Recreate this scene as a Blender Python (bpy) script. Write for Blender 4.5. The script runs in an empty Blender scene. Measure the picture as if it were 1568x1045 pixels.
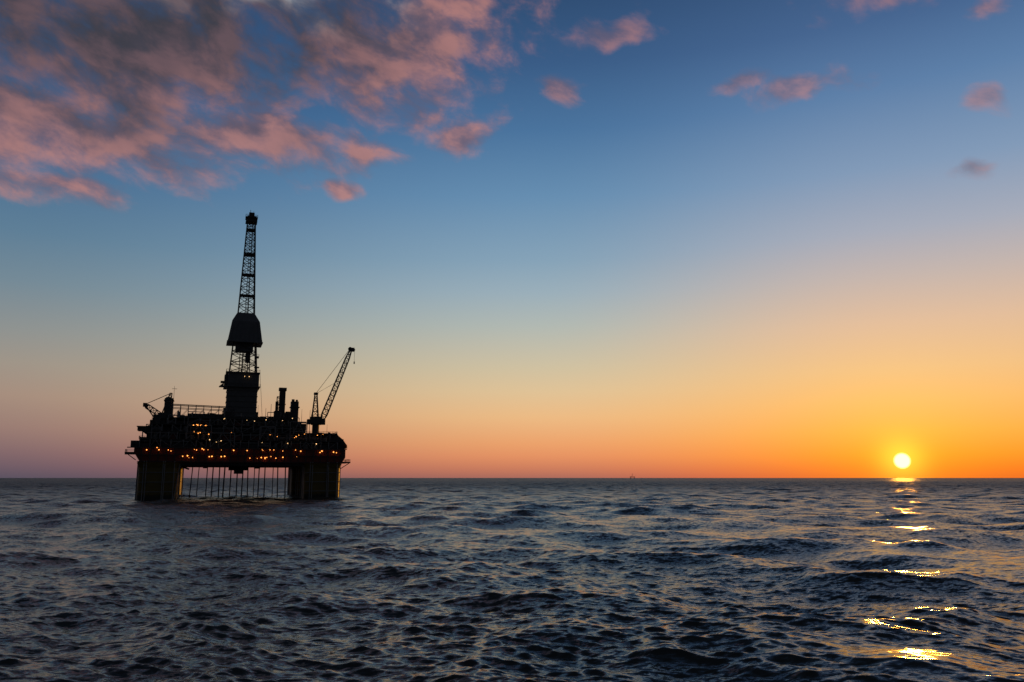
import bpy, math, random
import numpy as np
from mathutils import Vector
R_ = random.Random(7)
sc = bpy.context.scene
sc.view_settings.view_transform='Standard'
try: sc.view_settings.look='None'
except Exception: pass
rad=math.radians
def lin(c):
    o=[]
    for v in c:
        v=v/255.0
        o.append(v/12.92 if v<=0.04045 else ((v+0.055)/1.055)**2.4)
    return (o[0],o[1],o[2],1.0)

# ------------------------------------------------ camera (ship deck, 11 m above sea)
CAM_H=11.3; PITCH=rad(9.75)
cam=bpy.data.cameras.new("camera"); co=bpy.data.objects.new("camera",cam); sc.collection.objects.link(co)
cam.lens=28.0; cam.sensor_width=36; cam.clip_start=0.1; cam.clip_end=200000
co.location=(0,0,CAM_H); co.rotation_euler=(math.pi/2+PITCH,0,rad(0.05))
sc.camera=co

SUN_AZ=rad(25.8); SUN_EL=rad(1.08)
sunv=Vector((math.sin(SUN_AZ)*math.cos(SUN_EL),math.cos(SUN_AZ)*math.cos(SUN_EL),math.sin(SUN_EL)))
sl=bpy.data.lights.new("sun","SUN"); so=bpy.data.objects.new("sun",sl); sc.collection.objects.link(so)
sl.energy=1.1; sl.angle=rad(1.2); sl.color=(1.0,0.40,0.04)
so.rotation_euler=sunv.to_track_quat('Z','Y').to_euler()

# ------------------------------------------------ node helper
class NT:
    def __init__(s,nt): s.nt=nt; s.n=nt.nodes; s.l=nt.links
    def put(s,sock,v):
        if isinstance(v,bpy.types.NodeSocket): s.l.new(v,sock)
        else: sock.default_value=v
    def m(s,op,a,b=None,c=None,clamp=False):
        n=s.n.new('ShaderNodeMath'); n.operation=op; n.use_clamp=clamp
        s.put(n.inputs[0],a)
        if b is not None: s.put(n.inputs[1],b)
        if c is not None: s.put(n.inputs[2],c)
        return n.outputs[0]
    def v(s,op,a,b=None,out=0):
        n=s.n.new('ShaderNodeVectorMath'); n.operation=op
        s.put(n.inputs[0],a)
        if b is not None:
            s.put(n.inputs['Scale'] if op=='SCALE' else n.inputs[1],b)
        if op in('LENGTH','DOT_PRODUCT','DISTANCE'): return n.outputs['Value']
        return n.outputs[0]
    def ss(s,x,a,b,lo=0.0,hi=1.0):
        n=s.n.new('ShaderNodeMapRange'); n.interpolation_type='SMOOTHSTEP'
        s.put(n.inputs['Value'],x); n.inputs['From Min'].default_value=a; n.inputs['From Max'].default_value=b
        n.inputs['To Min'].default_value=lo; n.inputs['To Max'].default_value=hi
        return n.outputs['Result']
    def lr(s,x,a,b,lo=0.0,hi=1.0):
        n=s.n.new('ShaderNodeMapRange'); n.clamp=True
        s.put(n.inputs['Value'],x); n.inputs['From Min'].default_value=a; n.inputs['From Max'].default_value=b
        n.inputs['To Min'].default_value=lo; n.inputs['To Max'].default_value=hi
        return n.outputs['Result']
    def noise(s,vec,scale,detail=4,rough=0.5,dist=0.0):
        n=s.n.new('ShaderNodeTexNoise'); s.put(n.inputs['Vector'],vec)
        n.inputs['Scale'].default_value=scale; n.inputs['Detail'].default_value=detail
        n.inputs['Roughness'].default_value=rough; n.inputs['Distortion'].default_value=dist
        return n
    def mix(s,f,a,b,mode='MIX'):
        n=s.n.new('ShaderNodeMix'); n.data_type='RGBA'; n.blend_type=mode; n.clamp_result=False
        s.put(n.inputs[0],f); s.put(n.inputs[6],a); s.put(n.inputs[7],b)
        return n.outputs[2]
    def ramp(s,x,stops):
        n=s.n.new('ShaderNodeValToRGB'); s.put(n.inputs[0],x); e=n.color_ramp.elements
        e[0].position=stops[0][0]; e[0].color=stops[0][1]; e[1].position=stops[-1][0]; e[1].color=stops[-1][1]
        for p,c in stops[1:-1]:
            k=e.new(p); k.color=c
        return n.outputs[0]
    def xyz(s,x,y,z):
        n=s.n.new('ShaderNodeCombineXYZ'); s.put(n.inputs[0],x); s.put(n.inputs[1],y); s.put(n.inputs[2],z); return n.outputs[0]
    def sep(s,v):
        n=s.n.new('ShaderNodeSeparateXYZ'); s.put(n.inputs[0],v); return n.outputs

# ------------------------------------------------ sky
w=bpy.data.worlds.new("World"); sc.world=w; w.name="sky"; w.use_nodes=True
try:
    w.cycles.sampling_method='MANUAL'; w.cycles.sample_map_resolution=512
except Exception: pass
w.node_tree.nodes.clear(); T=NT(w.node_tree)
tc=T.n.new('ShaderNodeTexCoord').outputs['Generated']
d=T.v('NORMALIZE',tc)
X,Y,Z=T.sep(d)
DEG=180/math.pi
az=T.m('MULTIPLY',T.m('ARCTAN2',X,Y),DEG)
el=T.m('MULTIPLY',T.m('ARCSINE',Z),DEG)
elf=T.m('DIVIDE',el,60.0,clamp=True)
def st(lst): return [(e/60.0,lin(c)) for e,c in lst]
MID=st([(0,(168,106,94)),(.6,(200,122,94)),(1.5,(226,144,100)),(2.4,(233,160,108)),(4.3,(234,185,132)),(6.1,(222,193,150)),(7.8,(206,192,161)),(10.8,(176,184,178)),(13.2,(153,174,186)),(15.5,(132,162,184)),(20,(100,141,177)),(24.6,(71,114,157)),(29,(54,90,133)),(33,(44,76,115)),(42,(38,55,78)),(60,(36,42,54))])
LEFT=st([(0,(88,82,98)),(.6,(106,90,103)),(1.5,(126,102,108)),(3,(150,122,116)),(5,(164,140,126)),(7,(157,147,136)),(9,(141,145,144)),(12,(114,136,150)),(15,(92,125,150)),(19,(70,109,146)),(25,(52,88,130)),(33,(40,68,106)),(42,(34,48,70)),(60,(32,38,50))])
RIGHT=st([(0,(224,96,38)),(.6,(237,114,36)),(1.5,(247,142,44)),(3,(248,168,72)),(5,(245,183,106)),(7,(237,189,131)),(10,(222,186,155)),(13,(194,179,173)),(16,(163,170,186)),(20,(127,153,184)),(25,(90,126,168)),(29,(67,100,144)),(33,(51,82,124)),(42,(40,56,80)),(60,(36,43,56))])
cl=T.ramp(elf,LEFT); cm=T.ramp(elf,MID); cr=T.ramp(elf,RIGHT)
a1=T.ss(az,-36,4); a2=T.m('MULTIPLY',T.ss(az,2,26),T.ss(az,36,75,1.0,0.0))
sky=T.mix(a1,cl,cm); sky=T.mix(a2,sky,cr)
# twilight side of the sky (opposite the sun) is dim
rear=T.ss(Y,0.55,-0.25)
sky=T.mix(rear,sky,lin((43,47,56)))
# ---- clouds, laid out in azimuth / elevation (degrees)
P=T.xyz(az,el,0.0)
warp=T.noise(P,0.16,2,0.5)
Pw=T.v('ADD',P,T.v('SCALE',T.v('SUBTRACT',warp.outputs['Color'],(0.5,0.5,0.5)),4.0))
blobs=[(-23,34.0,22,6.2),(-27,27.5,15,5.6),(-31,22.0,11,3.6),(-10.5,29.0,9.5,4.2),(-20,23.0,9,2.6),(-3.5,24.2,2.6,1.3),(-11.0,22.8,2.8,1.6),(-6.2,31.0,5.5,3.4),
 (-12.5,20.8,1.8,.6),(-31,18.6,4.5,1.2),(3.6,27.6,2.1,1.3),(7.4,30.6,3.4,.8),(21.3,25.8,3.6,1.0),(17.4,27.0,2.2,.7),(29.5,31.0,5.6,1.5),(31.2,18.6,1.3,.7),(32.0,22.2,1.0,.8),(33,27.8,1.6,.7),
 (-50,30,16,7),(-75,24,14,5),(55,33,16,5),(90,38,25,7)]
dm=None
for (ca,ce,ra,re) in blobs:
    q=T.v('MULTIPLY',T.v('SUBTRACT',Pw,(ca,ce,0)),(1/ra,1/re,0))
    L=T.v('LENGTH',q)
    dm=L if dm is None else T.m('SMOOTH_MIN',dm,L,0.15)
mask=T.m('SUBTRACT',1.0,dm)
mask=T.m('MAXIMUM',mask,-1.2)
# streaks run slightly down to the right
sh=T.xyz(T.m('MULTIPLY',az,0.58),T.m('ADD',el,T.m('MULTIPLY',az,0.20)),0.0)
sh=T.v('ADD',sh,T.v('SCALE',T.v('SUBTRACT',warp.outputs['Color'],(0.5,0.5,0.5)),1.6))
n1=T.noise(sh,0.42,7,0.60,0.15)
n1b=T.noise(T.v('ADD',sh,(0.5,-0.75,0)),0.42,4,0.52,0.15)
n2=T.noise(T.v('ADD',sh,(31,17,0)),0.20,4,0.52,0.2)
dens=T.m('ADD',T.m('MULTIPLY',mask,0.92),T.m('MULTIPLY',T.m('SUBTRACT',n1.outputs['Fac'],0.5),2.2))
alpha=T.ss(dens,-0.24,0.72)
lit=T.ss(T.m('SUBTRACT',n1.outputs['Fac'],n1b.outputs['Fac']),-0.17,0.20)
pink=T.mix(lit,lin((110,92,108)),lin((184,128,121)))
dk=T.mix(lit,lin((60,58,66)),lin((100,80,86)))
ddark=T.v('LENGTH',T.v('MULTIPLY',T.v('SUBTRACT',Pw,(-31,32.0,0)),(1/22.,1/9.5,0)))
thick=T.ss(T.m('ADD',ddark,T.m('MULTIPLY',T.m('SUBTRACT',n2.outputs['Fac'],.5),1.4)),1.45,0.5)
cc=T.mix(thick,pink,dk)
grey=T.m('MULTIPLY',T.ss(el,29.2,32.5),T.ss(n2.outputs['Fac'],0.42,0.60))
grey=T.m('MULTIPLY',grey,T.ss(az,-6,-12))
cc=T.mix(grey,cc,T.mix(lit,lin((96,100,110)),lin((162,166,170))))
alpha=T.m('MULTIPLY',alpha,T.lr(thick,0,1,0.85,0.96))
alpha=T.m('MULTIPLY',alpha,T.ss(az,0,6,1.0,0.68))
cc=T.mix(rear,cc,lin((45,48,56)))
sky=T.mix(alpha,sky,cc)
# ---- sun glow + disc
dist=T.m('MULTIPLY',T.v('DISTANCE',d,tuple(sunv)),DEG)
g1=T.m('EXPONENT',T.m('MULTIPLY',T.m('MULTIPLY',dist,dist),-1/(1.3**2)))
g2=T.m('EXPONENT',T.m('MULTIPLY',dist,-1/3.4))
sky=T.mix(1.0,sky,T.mix(g1,(0,0,0,1),(0.30,0.34,0.03,1)),'ADD')
sky=T.mix(1.0,sky,T.mix(g2,(0,0,0,1),(0.14,0.17,0.0,1)),'ADD')
disc=T.ss(dist,0.55,0.36)
sky=T.mix(disc,sky,(3.2,2.7,0.85,1))
# below the horizon
sky=T.mix(T.ss(Z,-0.002,-0.02),sky,(0.02,0.025,0.03,1))
bg=T.n.new('ShaderNodeBackground'); T.l.new(sky,bg.inputs[0]); bg.inputs[1].default_value=0.98
ns=T.n.new('ShaderNodeTexSky'); ns.sky_type='NISHITA'; ns.sun_disc=False; ns.sun_elevation=SUN_EL; ns.sun_rotation=SUN_AZ
bg2=T.n.new('ShaderNodeBackground'); T.l.new(ns.outputs[0],bg2.inputs[0]); bg2.inputs[1].default_value=0.008
ad=T.n.new('ShaderNodeAddShader'); T.l.new(bg.outputs[0],ad.inputs[0]); T.l.new(bg2.outputs[0],ad.inputs[1])
out=T.n.new('ShaderNodeOutputWorld'); T.l.new(ad.outputs[0],out.inputs[0])

# ------------------------------------------------ materials
def newmat(name):
    m=bpy.data.materials.new(name); m.use_nodes=True; t=NT(m.node_tree); return m,t,m.node_tree.nodes['Principled BSDF']
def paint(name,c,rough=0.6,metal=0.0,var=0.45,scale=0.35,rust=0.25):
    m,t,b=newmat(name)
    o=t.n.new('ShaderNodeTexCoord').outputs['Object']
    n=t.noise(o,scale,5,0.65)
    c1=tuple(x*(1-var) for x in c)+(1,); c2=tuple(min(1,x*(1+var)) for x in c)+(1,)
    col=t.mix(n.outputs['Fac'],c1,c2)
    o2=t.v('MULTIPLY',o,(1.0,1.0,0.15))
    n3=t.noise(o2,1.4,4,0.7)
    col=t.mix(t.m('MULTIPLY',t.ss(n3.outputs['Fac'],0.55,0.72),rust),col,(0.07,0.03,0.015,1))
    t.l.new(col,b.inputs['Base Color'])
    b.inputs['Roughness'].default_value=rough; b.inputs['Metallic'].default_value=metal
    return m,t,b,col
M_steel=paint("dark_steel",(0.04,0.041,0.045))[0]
M_grey=paint("grey_steel",(0.20,0.205,0.21))[0]
M_red=paint("oxide_red_paint",(0.15,0.022,0.015))[0]
M_col,t,b,col=paint("column_yellow_paint",(0.13,0.09,0.012),rough=0.5)
oz=t.sep(t.n.new('ShaderNodeTexCoord').outputs['Object'])[2]
nn=t.noise(t.n.new('ShaderNodeTexCoord').outputs['Object'],0.8,5,0.7).outputs['Fac']
foul=t.ss(t.m('ADD',oz,t.m('MULTIPLY',nn,2.0)),4.6,2.6)
c2=t.mix(foul,col,(0.012,0.014,0.01,1)); t.l.new(c2,b.inputs['Base Color'])
def lamp_mat(name,c,s):
    m,t,b=newmat(name); b.inputs['Base Color'].default_value=(0.8,0.7,0.5,1)
    b.inputs['Emission Color'].default_value=c; b.inputs['Emission Strength'].default_value=s; return m
M_lampO=lamp_mat("sodium_lamp_glass",(1,0.33,0.06,1),3.2)
M_lampW=lamp_mat("white_lamp_glass",(1,0.58,0.24,1),2.4)

# ------------------------------------------------ mesh builder
class MB:
    def __init__(s): s.v=[]; s.f=[]
    def box(s,x0,x1,y0,y1,z0,z1):
        b=len(s.v); s.v+=[(x0,y0,z0),(x1,y0,z0),(x1,y1,z0),(x0,y1,z0),(x0,y0,z1),(x1,y0,z1),(x1,y1,z1),(x0,y1,z1)]
        s.f+=[(b,b+3,b+2,b+1),(b+4,b+5,b+6,b+7),(b,b+1,b+5,b+4),(b+1,b+2,b+6,b+5),(b+2,b+3,b+7,b+6),(b+3,b,b+4,b+7)]
    def cyl(s,p,q,r,r2=None,n=8):
        r2=r if r2 is None else r2
        p=Vector(p);q=Vector(q);d=(q-p)
        if d.length<1e-6: return
        d.normalize(); a=d.cross(Vector((0,0,1)) if abs(d.z)<.9 else Vector((0,1,0))); a.normalize(); c=d.cross(a)
        b=len(s.v)
        for i in range(n):
            t=2*math.pi*(i+.5)/n; s.v.append(tuple(p+(a*math.cos(t)+c*math.sin(t))*r))
        for i in range(n):
            t=2*math.pi*(i+.5)/n; s.v.append(tuple(q+(a*math.cos(t)+c*math.sin(t))*r2))
        for i in range(n):
            j=(i+1)%n; s.f.append((b+i,b+j,b+n+j,b+n+i))
        s.f.append(tuple(b+i for i in range(n))[::-1]); s.f.append(tuple(b+n+i for i in range(n)))
    def beam(s,p,q,w): s.cyl(p,q,w*0.7071,None,4)
    def prism(s,outline,y0,y1):
        b=len(s.v); n=len(outline)
        s.v+=[(x,y0,z) for x,z in outline]+[(x,y1,z) for x,z in outline]
        s.f.append(tuple(range(b,b+n))); s.f.append(tuple(range(b+n,b+2*n))[::-1])
        for i in range(n):
            j=(i+1)%n; s.f.append((b+i,b+n+i,b+n+j,b+j))
    def loft(s,rings):
        n=len(rings[0]); b=len(s.v)
        for r in rings: s.v+=[tuple(p) for p in r]
        for k in range(len(rings)-1):
            for i in range(n):
                j=(i+1)%n; s.f.append((b+k*n+i,b+k*n+j,b+(k+1)*n+j,b+(k+1)*n+i))
        s.f.append(tuple(b+i for i in range(n))[::-1]); s.f.append(tuple(b+(len(rings)-1)*n+i for i in range(n)))
    def ball(s,c,r):
        b=len(s.v); n=6
        s.v.append((c[0],c[1],c[2]-r))
        for zz,rr in ((-.5,.866),(.5,.866)):
            for i in range(n):
                t=2*math.pi*i/n; s.v.append((c[0]+r*rr*math.cos(t),c[1]+r*rr*math.sin(t),c[2]+r*zz))
        s.v.append((c[0],c[1],c[2]+r))
        for i in range(n):
            j=(i+1)%n; s.f+=[(b,b+1+j,b+1+i),(b+1+i,b+1+j,b+7+j,b+7+i),(b+7+i,b+7+j,b+13)]
    def lattice(s,B,Tp,n,lw,bw,style='X',hor=True,ratio=1.0):
        B=[Vector(p) for p in B];Tp=[Vector(p) for p in Tp]
        fr=[0.0]; 
        for i in range(n): fr.append(fr[-1]+ratio**i)
        fr=[x/fr[-1] for x in fr]
        m=len(B)
        for i in range(m): s.beam(B[i],Tp[i],lw)
        for k in range(n):
            lo=[B[i].lerp(Tp[i],fr[k]) for i in range(m)]; hi=[B[i].lerp(Tp[i],fr[k+1]) for i in range(m)]
            for i in range(m):
                j=(i+1)%m
                if hor: s.beam(hi[i],hi[j],bw)
                if style=='X': s.beam(lo[i],hi[j],bw); s.beam(lo[j],hi[i],bw)
                elif style=='Z':
                    if k%2: s.beam(lo[i],hi[j],bw)
                    else: s.beam(lo[j],hi[i],bw)
                else:
                    mid=(hi[i]+hi[j])/2; s.beam(lo[i],mid,bw); s.beam(lo[j],mid,bw)
    def rail(s,pts,h=1.3,w=0.14,step=2.5):
        for a,b in zip(pts[:-1],pts[1:]):
            a=Vector(a);b=Vector(b);L=(b-a).length; n=max(1,int(L/step)); up=Vector((0,0,h))
            s.beam(a+up,b+up,w); s.beam(a+up*.5,b+up*.5,w*.7)
            for i in range(n+1):
                p=a.lerp(b,i/n); s.beam(p,p+up,w)
    def obj(s,name,mat,parent=None,smooth=False):
        me=bpy.data.meshes.new(name); me.from_pydata(s.v,[],s.f); me.validate(); me.update()
        o=bpy.data.objects.new(name,me); sc.collection.objects.link(o); me.materials.append(mat)
        if parent: o.parent=parent
        if smooth:
            for p in me.polygons: p.use_smooth=True
        return o
def rect(cx,cy,hx,hy,z): return [(cx-hx,cy-hy,z),(cx+hx,cy-hy,z),(cx+hx,cy+hy,z),(cx-hx,cy+hy,z)]

# ------------------------------------------------ main platform
rig=bpy.data.objects.new("oil_platform",None); sc.collection.objects.link(rig)
AZ0=rad(-18.74); RC=503.0
rig.location=(math.sin(AZ0)*RC,math.cos(AZ0)*RC,0); rig.rotation_euler=(0,0,-AZ0+rad(2.2))

# columns: rounded square section
m=MB()
def colring(cx,cy,h,r,z,n=5):
    pts=[]
    for (sx,sy,a0) in ((1,-1,-90),(1,1,0),(-1,1,90),(-1,-1,180)):
        for i in range(n+1):
            a=rad(a0+90*i/n); pts.append((cx+sx*(h-r)+r*math.cos(a),cy+sy*(h-r)+r*math.sin(a),z))
    return pts
cols=[(-41.5,-36),(42.5,-36),(-41.5,36),(42.5,36)]
for cx,cy in cols:
    m.loft([colring(cx,cy,9.7,3.0,-15),colring(cx,cy,9.7,3.0,16.5),colring(cx,cy,10.6,3.0,19.2)])
m.obj("columns",M_col,rig)
m=MB()
for sx in(-41.5,42.5): m.box(sx-9,sx+9,-52,52,-24,-15)
m.box(-32,33,-42,-30,-23,-16); m.box(-32,33,30,42,-23,-16)
m.obj("pontoons",M_col,rig)
m=MB() # column ladders, fenders, pipes
for cx,cy in cols:
    for k in(-7,-5.8,2.2,3.0,7.6):
        m.cyl((cx+k,cy-10.2,-3),(cx+k,cy-10.2,20),0.28,n=6)
    for z in (4,9,14): m.box(cx-9.6,cx+9.6,cy-10.05,cy-9.6,z,z+.35)
    for s in(-1,1):
        for k in(-5,1,6): m.cyl((cx+s*10.2,cy+k,-3),(cx+s*10.2,cy+k,20),0.25,n=6)
m.cyl((-31.2,-44,20),(-33.5,-46.3,-2),.3,n=6)
m.obj("column_pipework",M_grey,rig)

# hull box deck
m=MB()
m.prism([(-50.5,19.2),(52.6,19.2),(54.6,22.5),(54.6,27),(-53.5,27),(-53.5,24)],-45.5,45.5)
m.obj("deck_hull",M_red,rig)
m=MB()
for i in range(27):
    x=-50+i*3.95; m.box(x-.18,x+.18,-45.95,-45.5,19.6,26.8)
for z in(19.6,23.0,26.6): m.box(-52,53.5,-46.05,-45.52,z,z+.3)
for i in range(12): 
    y=-42+i*7.6; m.box(-54.0,-53.5,y,y+.3,24,26.8); m.box(54.6,55.0,y,y+.3,22.6,26.8)
# cantilever walkways
m.box(-58.5,-53.5,-40,-28,24,24.7); m.box(-58.0,-51,-45,-43,23.2,23.9)
m.rail([(-58.3,-40,24.7),(-58.3,-28,24.7)]); m.rail([(-58.3,-40,24.7),(-53.6,-40,24.7)])
m.box(52.6,58.2,-42,-20,19.6,20.3); m.rail([(53,-42,20.3),(58,-42,20.3),(58,-20,20.3)])
m.beam((58,-41,19.8),(53,-41,16.5),.4); m.beam((-58,-39,24.2),(-53,-39,20.5),.4)
m.box(-57,-50,-46.6,-45.6,26.6,27.1)
for x in range(-26,30,4): m.box(x,x+.5,-45,45,18.2,19.2)
for y in range(-44,45,8): m.box(-31,32,y,y+.6,17.8,19.2)
m.obj("hull_stiffeners_and_walkways",M_steel,rig)

# topsides -------------------------------------------------
core=MB(); core.box(-49,51,-36,40,27,36.5); core.box(-45,34,-30,32,36.5,42.0); core.box(-34,24,-22,24,42,45.5)
core.box(-52.5,-49,-30,20,27,33)
core.prism([(51.0,27.0),(54.8,27.0),(56.4,28.6),(56.4,30.4),(54.5,33.0),(51.8,35.2),(51.0,36.3)],-36,30)
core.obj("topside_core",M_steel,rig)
fl=MB(); fr_=MB(); pan=MB(); panr=MB(); pip=MB(); pipw=MB(); rail=MB()
levels=[27.0,31.2,35.4,39.4,43.4]
ext={27.0:(-54,55.5),31.2:(-52,53.5),35.4:(-51,50),39.4:(-47,33),43.4:(-40,28)}
yf={27.0:-45,31.2:-44,35.4:-43,39.4:-40,43.4:-34}
for z in levels:
    x0,x1=ext[z]; fl.box(x0,x1,yf[z],42,z,z+.35)
    rail.rail([(x0,20,z+.35),(x0,yf[z],z+.35),(x1,yf[z],z+.35),(x1,20,z+.35)])
for k,z in enumerate(levels[:-1]):
    zn=levels[k+1]; x0,x1=ext[zn]; y=yf[zn]+.3; x=x0+.5; i=0
    while x<x1:
        fr_.beam((x,y,z+.35),(x,y,zn),.5)
        nx=x+R_.choice([4.2,5.0,6.2])
        if nx<x1:
            r=R_.random()
            if r<.3: fr_.beam((x,y,z+.4),(nx,y,zn),.28)
            elif r<.5: fr_.beam((nx,y,z+.4),(x,y,zn),.28)
            elif r<.62: fr_.beam((x,y,z+.4),((x+nx)/2,y,zn),.28); fr_.beam((nx,y,z+.4),((x+nx)/2,y,zn),.28)
            r=R_.random(); h=R_.uniform(.5,.95)*(zn-z-.4)
            tgt=R_.choice([pan,pan,panr,pan])
            if r<.45: tgt.box(x+.6,nx-.5,y+1.2,y+5,z+.36,z+.36+h)
            elif r<.72:
                rr=R_.uniform(.7,1.4); xc=(x+nx)/2
                pipw.cyl((xc,y+2.5,z+.36),(xc,y+2.5,z+.36+h),rr,n=12)
            elif r<.85:
                rr=R_.uniform(.8,1.3); pipw.cyl((x+.5,y+2.5,z+1.8),(nx-.4,y+2.5,z+1.8),rr,n=12)
        x=nx; i+=1
    for j in range(7):
        xa=R_.uniform(x0+1,x1-16); xb=xa+R_.uniform(8,26); xb=min(xb,x1-.5); zz=zn-R_.uniform(.4,1.6); yy=y+R_.uniform(.4,1.6)
        pip.cyl((xa,yy,zz),(xb,yy,zz),R_.uniform(.14,.32),n=6)
        if R_.random()<.6: pip.cyl((xb,yy,zz),(xb,yy,z+.3),R_.uniform(.14,.3),n=6)
# skyline clutter on top decks
def clutter(x0,x1,y0,y1,zb,zt,n):
    for i in range(n):
        x=R_.uniform(x0,x1); y=R_.uniform(y0,y1); h=R_.uniform(.25,1)*(zt-zb); r=R_.random()
        if r<.35: pan.box(x-R_.uniform(.8,2.4),x+R_.uniform(.8,2.4),y-1.5,y+1.5,zb+.01*i,zb+h*.8)
        elif r<.6: pip.cyl((x,y,zb),(x,y,zb+h),R_.uniform(.15,.4),n=6)
        elif r<.75:
            pipw.cyl((x,y,zb),(x,y,zb+h*.75),R_.uniform(.7,1.5),n=10)
        elif r<.88:
            L=R_.uniform(3,9); pip.cyl((x,y,zb+h),(x+L,y,zb+h),.22,n=6); pip.cyl((x,y,zb),(x,y,zb+h),.2,n=6); pip.cyl((x+L,y,zb),(x+L,y,zb+h),.2,n=6)
        else:
            rail.lattice(rect(x,y,1.2,1.2,zb),rect(x,y,1.2,1.2,zb+h),3,.25,.15)
clutter(-46,-38,-36,-10,39.7,45,12)
clutter(-38,26,-30,10,43.7,49.5,34)
clutter(10,27,-28,10,43.7,51,18)
clutter(28,33,-36,0,39.7,45,8)
clutter(34,49,-40,0,35.7,39.2,14)
clutter(-51,-47,-40,-10,35.7,40.2,8)
# pipe rack / pipe-deck gantry left of derrick
for y in(-16,-8):
    fr_.beam((-38.5,y,52.2),(-9,y,51.6),.45); fr_.beam((-38.5,y,50.4),(-9,y,49.8),.3)
    for i in range(8):
        x=-38+i*4.1; fr_.beam((x,y,44),(x,y,52),.32)
        if i<7: fr_.beam((x,y,45),(x+4.1,y,50),.18)
for i in range(8): fr_.beam((-38+i*4.1,-16,51.9),(-38+i*4.1,-8,51.9),.25)
fl.box(-30,-10,-15,-5,46.5,46.8); 
for i in range(14): pip.cyl((-30,-14+i*.7,47.2),(-11,-14+i*.7,47.2),.28,n=6)
# lattice frames on the front face
for (xa,xb,za,zb) in((-29,-17,31.6,39.0),(-17,-5,27.4,35),(8,16,31.6,39),(24,33,31.6,42)):
    y=-45.2 if za<30 else -44.2
    fr_.beam((xa,y,za),(xa,y,zb),.45);fr_.beam((xb,y,za),(xb,y,zb),.45);fr_.beam((xa,y,zb),(xb,y,zb),.45)
    xm=(xa+xb)/2; fr_.beam((xa,y,za),(xm,y,zb),.3);fr_.beam((xb,y,za),(xm,y,zb),.3);fr_.beam((xa,y,(za+zb)/2),(xb,y,(za+zb)/2),.25)
# left side boxes
pan.box(-56,-51.5,-40,-30,27.4,30.6); pan.box(-53.5,-48.6,-38,-28,36,37.9) ; fl.box(-53.8,-46,-40,-26,37.9,38.3)
pan.box(-48,-43,-34,-22,38.5,42)
# lifeboats on right side
lb=MB()
for yy in(-34,-22):
    rings=[]
    for k in range(9):
        t=k/8; r=1.5*math.sin(math.pi*(0.12+0.76*t))
        rings.append([(55.9+r*.9*math.cos(a),yy-4.5+9*t,29.3+r*math.sin(a)) for a in [2*math.pi*i/10 for i in range(10)]])
    lb.loft(rings)
lb.obj("lifeboats",paint("lifeboat_orange",(0.35,0.09,0.02))[0],rig,True)
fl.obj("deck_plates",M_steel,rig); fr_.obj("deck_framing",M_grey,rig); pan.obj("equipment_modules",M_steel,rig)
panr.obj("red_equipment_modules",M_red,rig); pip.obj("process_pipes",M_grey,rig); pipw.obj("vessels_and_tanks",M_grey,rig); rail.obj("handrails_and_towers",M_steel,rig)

# exhaust stacks
m=MB()
m.lattice(rect(21.2,0,1.6,1.6,44),rect(21.2,0,1.6,1.6,60),5,.35,.22)
m.box(20.9,24.3,-2,1.6,44,64.8); m.box(20.4,24.8,-2.5,2.1,63.6,65.4); m.box(20.6,24.6,-2.3,1.9,55,55.6)
m.box(18.8,20.4,-1,1,44,57)
m.box(27.8,32.2,-3,2,40,57.2); m.box(27.3,32.8,-3.5,2.5,53.4,54.0); m.cyl((29,-1,57),(29,-1,58.6),.9,n=10); m.cyl((31.2,-1,57),(31.2,-1,58.4),.7,n=10)
m.box(25,28,-2,2,44,51)
m.box(-43.0,-38.4,-3,3,40,56.8); m.box(-43.4,-38.0,-3.4,3.4,55.2,55.8); m.cyl((-41,0,56.8),(-41,0,57.6),1.5,n=12)
m.obj("exhaust_stacks",M_steel,rig)
# flare / vent & antennas
m=MB()
for x,y,z0,z1,r in((-37.6,-20,43,62,.16),(16,-5,44,55,.2),(13.5,2,44,53,.2),(36,-30,36,50,.18),(33.5,-10,40,52,.15),(-47,-35,38,45,.14),(46,-30,36,42,.12),(8.5,-6,44,54,.14)):
    m.cyl((x,y,z0),(x,y,z1),r,r*.5,n=6)
m.beam((-38.8,-20,60.5),(-36.2,-20,60.5),.2)
m.cyl((8.7,0,76),(11.2,-4,47),.1,n=5)
m.obj("antennas_and_vents",M_steel,rig)

# derrick
DX=-1.1
m=MB()
m.box(DX-8.4,DX+8.6,-8,8,44,64.2)
for k in range(6): m.box(DX-8.7,DX+8.9,-8.3,8.3,46+k*3.2,46.25+k*3.2)
m.box(DX-9.8,DX-8.4,-6,0,44,52); m.box(DX+8.6,DX+10,-4,4,44,50)
m.box(DX-10.4,DX+10.0,-10,10,64.2,64.8); m.box(DX-8.2,DX+9.2,-8,8,64.8,72.6); m.box(DX-10.2,DX-8.2,-5,3,66,71.6); m.box(DX-9.6,DX+9.6,-9,9,72.6,73.2)
m.prism([(DX-13,64.6),(DX-10.4,64.6),(DX-10.4,67)],-4,2)
m.box(DX-12.2,DX-10.2,-3,1,67,68)
m.obj("drill_floor_enclosure",paint("derrick_cladding",(0.10,0.105,0.11))[0],rig)
m=MB()
m.rail([(DX-10.2,-10,64.8),(DX+9.8,-10,64.8)],1.3,.16); m.rail([(DX-9.4,-9,73.2),(DX+9.4,-9,73.2)],1.3,.16)
m.rail([(DX-9.4,-9,73.2),(DX-9.4,9,73.2)],1.3,.16)
m.lattice(rect(DX,0,7.6,7,73.2),rect(DX,0,6.4,6,92),3,.7,.36,'X')
m.lattice(rect(DX+1.5,0,2.2,2.2,73.2),rect(DX+1.5,0,2.0,2.0,92),5,.4,.22,'Z')
for x in(DX-2.2,DX-.4,DX+2.6): m.cyl((x,0,73),(x,0,108),.28,n=6)
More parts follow.
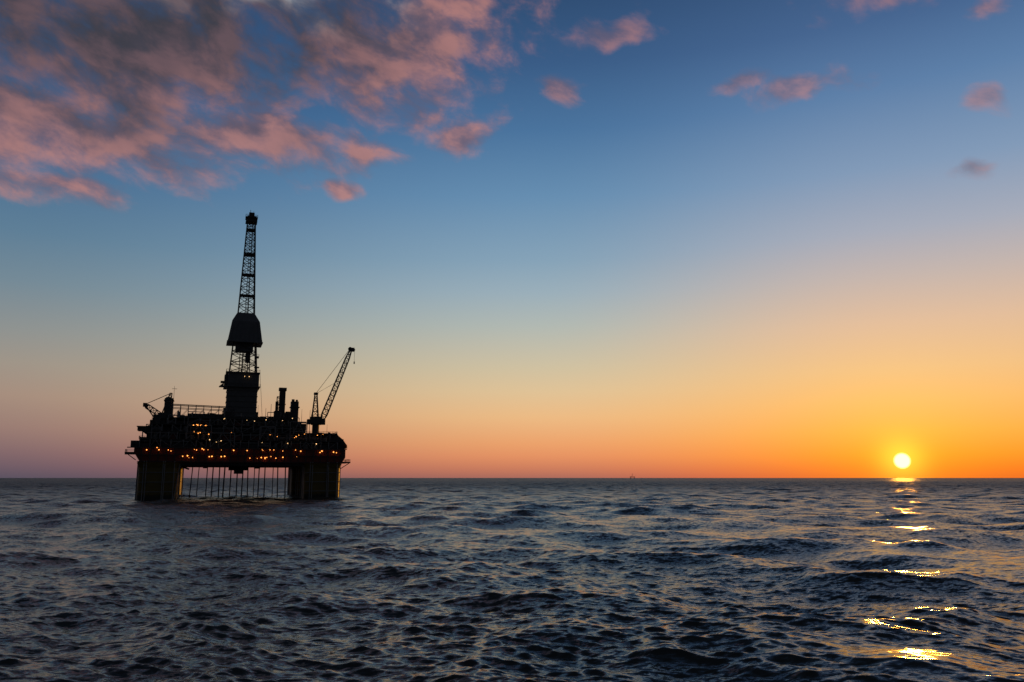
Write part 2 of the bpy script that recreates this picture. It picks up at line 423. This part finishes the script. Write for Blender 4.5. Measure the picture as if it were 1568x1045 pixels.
m.box(DX+1,DX+3.6,-2,2,80,86)
m.box(DX+6.4,DX+8.8,-1.5,1.5,83,84); m.rail([(DX+6,-1.5,84),(DX+8.8,-1.5,84)],1.2,.14); m.box(DX+6.4,DX+9.2,-1.5,1.5,77,77.6)
m.obj("derrick_lower_lattice",M_steel,rig)
m=MB() # wind wall around racking board
m.loft([rect(DX,0,5.0,5,86.4),rect(DX,0,5.0,5,91.4)])
m.loft([rect(DX,0,9.9,9,91.4),rect(DX,0,9.6,8.8,93),rect(DX,0,7.9,7.6,104.0),rect(DX-.2,0,4.9,4.9,109.6)])
for k in range(-3,4): m.beam((DX+k*2.6,-9.0,91.6),(DX+k*2.10,-7.7,103.6),.25)
m.box(DX-10.2,DX+10.2,-9.4,9.4,91.0,91.5)
m.obj("derrick_windwall",paint("windwall_cladding",(0.12,0.125,0.135))[0],rig)
m=MB()
m.lattice(rect(DX,0,4.7,4.7,109),rect(DX,0,2.3,2.3,168),13,.66,.30,'X',True,.955)
m.cyl((DX+1.0,1.5,109),(DX+1.0,1.2,168),.26,n=6)
m.lattice(rect(DX+.3,0,.9,.9,109),rect(DX+.3,0,.7,.7,166),18,.2,.12,'Z')
m.box(DX-3.4,DX+3.4,-3.4,3.4,167.6,168.2); m.box(DX-2.6,DX+2.9,-2.4,2.4,168.2,171.5); m.box(DX-3.6,DX+3.6,-3.6,3.6,170.2,170.6)
m.rail([(DX-3.5,-3.5,170.6),(DX+3.5,-3.5,170.6),(DX+3.5,3.5,170.6)],1.3,.16); m.rail([(DX-3.5,-3.5,170.6),(DX-3.5,3.5,170.6)],1.3,.16)
m.box(DX-1.6,DX+1.6,-1.5,1.5,171.5,174.0); m.cyl((DX-.8,0,174),(DX-.8,0,176),.15,n=5); m.cyl((DX+1.1,0,174),(DX+1.1,0,175.2),.12,n=5)
m.box(DX-2.8,DX+2.8,-2.8,2.8,162.5,162.9)
for z in(121,134,147): m.box(DX-3.9+ (z-121)*.035,DX+3.9-(z-121)*.035,-3.9,3.9,z,z+.25)
m.obj("derrick_upper_lattice",M_steel,rig)

# cranes
def boom(m,p,q,w0,w1,n,lw,bw):
    p=Vector(p);q=Vector(q);d=(q-p).normalized(); side=Vector((0,1,0)); up=d.cross(side).normalized()
    L=(q-p).length
    def ring(c,w): return [c+side*w+up*w,c-side*w+up*w,c-side*w-up*w,c+side*w-up*w]
    a=p+d*L*.12; b=p+d*L*.88
    m.lattice(ring(p,w0*.35),ring(a,w0),2,lw,bw,'Z'); m.lattice(ring(a,w0),ring(b,w1),n,lw,bw,'Z'); m.lattice(ring(b,w1),ring(q,w1*.5),2,lw,bw,'Z')
m=MB()
m.cyl((39.5,-30,27),(39.5,-30,41.5),2.0,n=14); m.cyl((39.5,-30,41.5),(39.5,-30,42.4),2.9,n=14)
m.box(36.4,42.6,-33,-27,42.4,46.2); m.box(41.8,44.3,-34.2,-31.5,41.5,44.6); m.box(34.6,36.6,-32.5,-27.5,41.8,44.6)
m.rail([(36.4,-33,46.2),(42.6,-33,46.2)],1.1,.12)
m.lattice([(37.2,-32,46),(40.6,-32,46),(40.6,-28,46),(37.2,-28,46)],[(38.3,-31,59),(39.5,-31,59),(39.5,-29,59),(38.3,-29,59)],4,.45,.25,'Z')
m.box(37.8,40.0,-31.4,-28.6,59,60.2)
boom(m,(42.3,-30,42.5),(58.2,-30,86.5),1.5,1.1,12,.5,.28)
m.box(57.0,60.2,-31,-29,85.6,87.8); m.cyl((57.6,-31,87.2),(57.6,-29,87.2),1.0,n=12); m.cyl((60,-30.6,86.6),(60,-29.4,86.6),.7,n=12)
for y in(-30.8,-29.2): m.cyl((39,y,60),(57.4,y,86.8),.09,n=5); m.cyl((39,y,59.6),(50.5,y,67),.07,n=5)
m.cyl((60.4,-30,86.4),(60.4,-30,79.5),.08,n=5); m.box(60.1,60.7,-30.3,-29.7,78.2,79.6)
m.obj("main_crane",M_steel,rig)
m=MB()
m.cyl((-41.8,-30,27),(-41.8,-30,43),1.8,n=14); m.box(-44.5,-38.5,-32.5,-27.5,43,46)
m.lattice([(-42.5,-31.5,46),(-39,-31.5,46),(-39,-28.5,46),(-42.5,-28.5,46)],[(-39.2,-31,57),(-38.2,-31,57),(-38.2,-29,57),(-39.2,-29,57)],4,.4,.24,'Z')
boom(m,(-42.5,-30,44.5),(-51.0,-30,50.0),1.1,1.2,3,.45,.28)
m.box(-52.2,-50.2,-31,-29,49.2,51.2); m.cyl((-51,-30,50),(-46,-30,43),.3,n=6)
for y in(-30.8,-29.2): m.cyl((-38.7,y,57),(-51,y,50.6),.1,n=5)
m.box(-46.6,-44.4,-33.6,-31,42.5,45)
m.obj("aft_crane",M_steel,rig)

# risers and drilling gear below deck
m=MB()
for i,x in enumerate([-25.5,-22,-17.5,-14.5,-11,-8.2,-4.5,-1.2,1.6,5.0,8.6,12,14.6,18.2,21,25]):
    y=R_.uniform(-24,16); r=R_.choice([.24,.28,.34,.4])
    m.cyl((x,y,19),(x*1.02+R_.uniform(-.5,.5),y+R_.uniform(-1,1),-4),r,n=7)
m.box(-6,4.5,-12,0,15.6,18.4); m.box(-3,2,-10,-3,13.6,15.6); m.box(8,11,-14,-6,16.6,18.4); m.box(-20,-17.5,-20,-14,16.6,18.4)
m.cyl((-33,-25,18),(-27,-25,16),.5,n=8)
m.obj("risers",M_steel,rig)

# lamps
mo=MB(); mw=MB()
def lamps(n,x0,x1,y,z,jz,mb,r=.3):
    for i in range(n): mb.ball((R_.uniform(x0,x1),y+R_.uniform(-.2,.2),z+R_.uniform(-jz,jz)),r*R_.uniform(.4,1.25))
lamps(17,-28,46,-46.6,26.2,.4,mo); lamps(19,-32,30,-46.6,22.2,.7,mo); lamps(5,-48,-34,-46.6,26,.9,mo)
lamps(7,-27,-18,-44.6,39.2,.3,mo,.26); lamps(9,-34,34,-44.8,34.2,1.6,mo,.26); lamps(7,-24,40,-44.8,30.6,.8,mw,.24)
lamps(6,-38,30,-41,42.6,.7,mw,.22); lamps(4,20,48,-44.2,35.2,.6,mo,.25); lamps(3,40,50,-46.6,25.5,.4,mo)
lamps(2,DX-4,DX+5,-9.2,70.5,.3,mw,.2); lamps(2,25,28,-37,44.5,.4,mw,.2)
mo.obj("sodium_lamps",M_lampO,rig); mw.obj("white_lamps",M_lampW,rig)

# ------------------------------------------------ distant platform on the horizon
rg=bpy.data.objects.new("oil_platform.001",None); sc.collection.objects.link(rg)
D2=9500; a2_=math.atan2(967-784,1235)
rg.location=(math.sin(a2_)*D2,math.cos(a2_)*D2,0); rg.rotation_euler=(0,0,-a2_)
M_far=paint("haze_tinted_paint",(0.45,0.30,0.26))[0]  # pale tint and the partial alpha below stand in for distance haze
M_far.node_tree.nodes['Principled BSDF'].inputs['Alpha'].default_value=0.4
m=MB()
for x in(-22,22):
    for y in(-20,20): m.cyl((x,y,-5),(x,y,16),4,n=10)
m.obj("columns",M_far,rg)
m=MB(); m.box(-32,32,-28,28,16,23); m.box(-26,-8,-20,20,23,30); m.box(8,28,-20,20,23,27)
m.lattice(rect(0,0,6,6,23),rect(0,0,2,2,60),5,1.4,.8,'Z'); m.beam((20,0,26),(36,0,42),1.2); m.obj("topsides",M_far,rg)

# ------------------------------------------------ sea
def build_sea():
    rng=np.random.default_rng(11)
    aF=np.arange(-rad(41),rad(41),0.0015); aC=np.linspace(rad(41),2*math.pi-rad(41),150,endpoint=False)
    A=np.concatenate([aF,aC]); dA=np.where(np.arange(len(A))<len(aF),0.0015,0.03)
    Rr=np.concatenate([np.geomspace(1.5,36,40,endpoint=False),np.geomspace(36,3000,1080,endpoint=False),np.geomspace(3000,90000,60)])
    dR=np.gradient(Rr)
    RR,AA=np.meshgrid(Rr,A,indexing='ij'); 
    x=(RR*np.sin(AA)).ravel(); y=(RR*np.cos(AA)).ravel()
    sp=np.maximum(dR[:,None]*np.ones_like(AA),RR*dA[None,:]).ravel()
    N=140
    lam=np.exp(rng.uniform(math.log(0.7),math.log(62),N)); 
    th=rng.normal(0,0.7,N)+rad(196)   # travel direction, roughly towards the viewer
    ph=rng.uniform(0,2*math.pi,N)
    z=np.zeros_like(x); dx=np.zeros_like(x); dy=np.zeros_like(x); calm=np.zeros_like(x)
    g=1+0.30*np.sin(x/61+1.3+0.6*np.sin(y/83))+0.30*np.sin(y/47+x/110+.4)
    # swell backs tilted towards the low sun: (target x, y, half width, half length, height, calm)
    crests=((24.0,50.4,5.2,4.2,.46,1.0),(57.2,118.5,6.0,7.0,.28,1.0),(44.5,93,3.5,3.0,.16,.5),(83,172,8,8,.25,.5))
    ux,uy=math.sin(SUN_AZ),math.cos(SUN_AZ)
    for (tx,ty,wx,wy,amp,cm_) in crests:
        f=(x-tx)*ux+(y-ty)*uy; s_=(x-tx)*uy-(y-ty)*ux
        z+=amp*np.exp(-((f+wy*.7)/wy)**2-(s_/(wx*1.4))**2)+amp*1.6*np.exp(-(f/(wy*2.4))**2-(s_/(wx*2.0))**2)
        calm=np.maximum(calm,cm_*np.exp(-(f/(wy*1.15))**2-(s_/(wx*1.1))**2))
    for i in range(N):
        k=2*math.pi/lam[i]; L=lam[i]
        st=0.032 if L<2 else (0.019 if L<8 else 0.029*(8/L)**0.22)
        st*=rng.uniform(.6,1.3)
        a=st/k; att=np.clip((L/sp-2.2)/2.5,0,1)
        if L<8: att=att*g
        att=att*(1-(.72 if L<6 else .88)*calm)
        kx=k*math.sin(th[i]); ky=k*math.cos(th[i])
        p=kx*x+ky*y+ph[i]; s=np.sin(p); c=np.cos(p)
        z+=a*att*c; dx-=a*att*s*math.sin(th[i])*.95; dy-=a*att*s*math.cos(th[i])*.95
    V=np.stack([x+dx,y+dy,z],1)
    nr,na=len(Rr),len(A)
    V=np.vstack([V,[[0,0,0]]])
    i=np.arange(nr-1)[:,None]; j=np.arange(na)[None,:]; j2=(j+1)%na
    q=np.stack([(i*na+j)+0*j2,(i*na+j2),((i+1)*na+j2),((i+1)*na+j)],-1).reshape(-1,4)[:, ::-1]
    tri=np.stack([np.full(na,nr*na),(np.arange(na)+1)%na,np.arange(na)],1)
    me=bpy.data.meshes.new("sea")
    me.vertices.add(len(V)); me.vertices.foreach_set('co',V.astype(np.float32).ravel())
    me.loops.add(q.size+tri.size); me.loops.foreach_set('vertex_index',np.concatenate([q.ravel(),tri.ravel()]).astype(np.int32))
    npol=len(q)+len(tri); me.polygons.add(npol)
    ls=np.concatenate([np.arange(len(q))*4,len(q)*4+np.arange(len(tri))*3]).astype(np.int32)
    me.polygons.foreach_set('loop_start',ls)
    me.polygons.foreach_set('use_smooth',np.ones(npol,dtype=bool))
    me.update(calc_edges=True)
    if me.polygons[len(q)//2].normal.z<0: me.flip_normals()
    at=me.attributes.new("calm",'FLOAT','POINT'); at.data.foreach_set('value',np.append(calm,0).astype(np.float32))
    o=bpy.data.objects.new("sea",me); sc.collection.objects.link(o); return o
sea=build_sea()
m,t,b=newmat("sea_water")
b.inputs['Base Color'].default_value=(0.040,0.046,0.043,1); b.inputs['IOR'].default_value=1.333
o=t.n.new('ShaderNodeTexCoord').outputs['Object']
r=t.v('LENGTH',t.v('MULTIPLY',o,(1,1,0)))
an=t.n.new('ShaderNodeAttribute'); an.attribute_name="calm"; calm=an.outputs['Fac']
h5=(0.5,0.5,0.5)
def slope(scale,detail,k,stretch=(0.6,1,1),off=0):
    v=t.v('MULTIPLY',t.v('ADD',o,(off,off*.7,0)),stretch)
    n=t.noise(v,scale,detail,0.65,0.4)
    return t.v('SCALE',t.v('SUBTRACT',n.outputs['Color'],h5),k)
s1=slope(2.3,4,1.7,(.45,1,1))
s2=t.v('SCALE',slope(0.30,3,1.0,(.5,1,1),37),t.lr(r,120,800,0.3,2.2))
gust=t.noise(o,0.014,3,0.5).outputs['Fac']
s1=t.v('SCALE',s1,t.lr(gust,.3,.7,.6,1.3))
s1=t.v('SCALE',s1,t.lr(calm,0,1,1.0,.5))
nrm=t.n.new('ShaderNodeNewGeometry').outputs['Normal']
S=t.v('MULTIPLY',t.v('ADD',s1,s2),(1,1,0))
nn=t.v('NORMALIZE',t.v('ADD',nrm,S)); t.l.new(nn,b.inputs['Normal'])
t.l.new(t.lr(r,60,1200,0.14,0.45),b.inputs['Roughness'])
sea.data.materials.append(m)
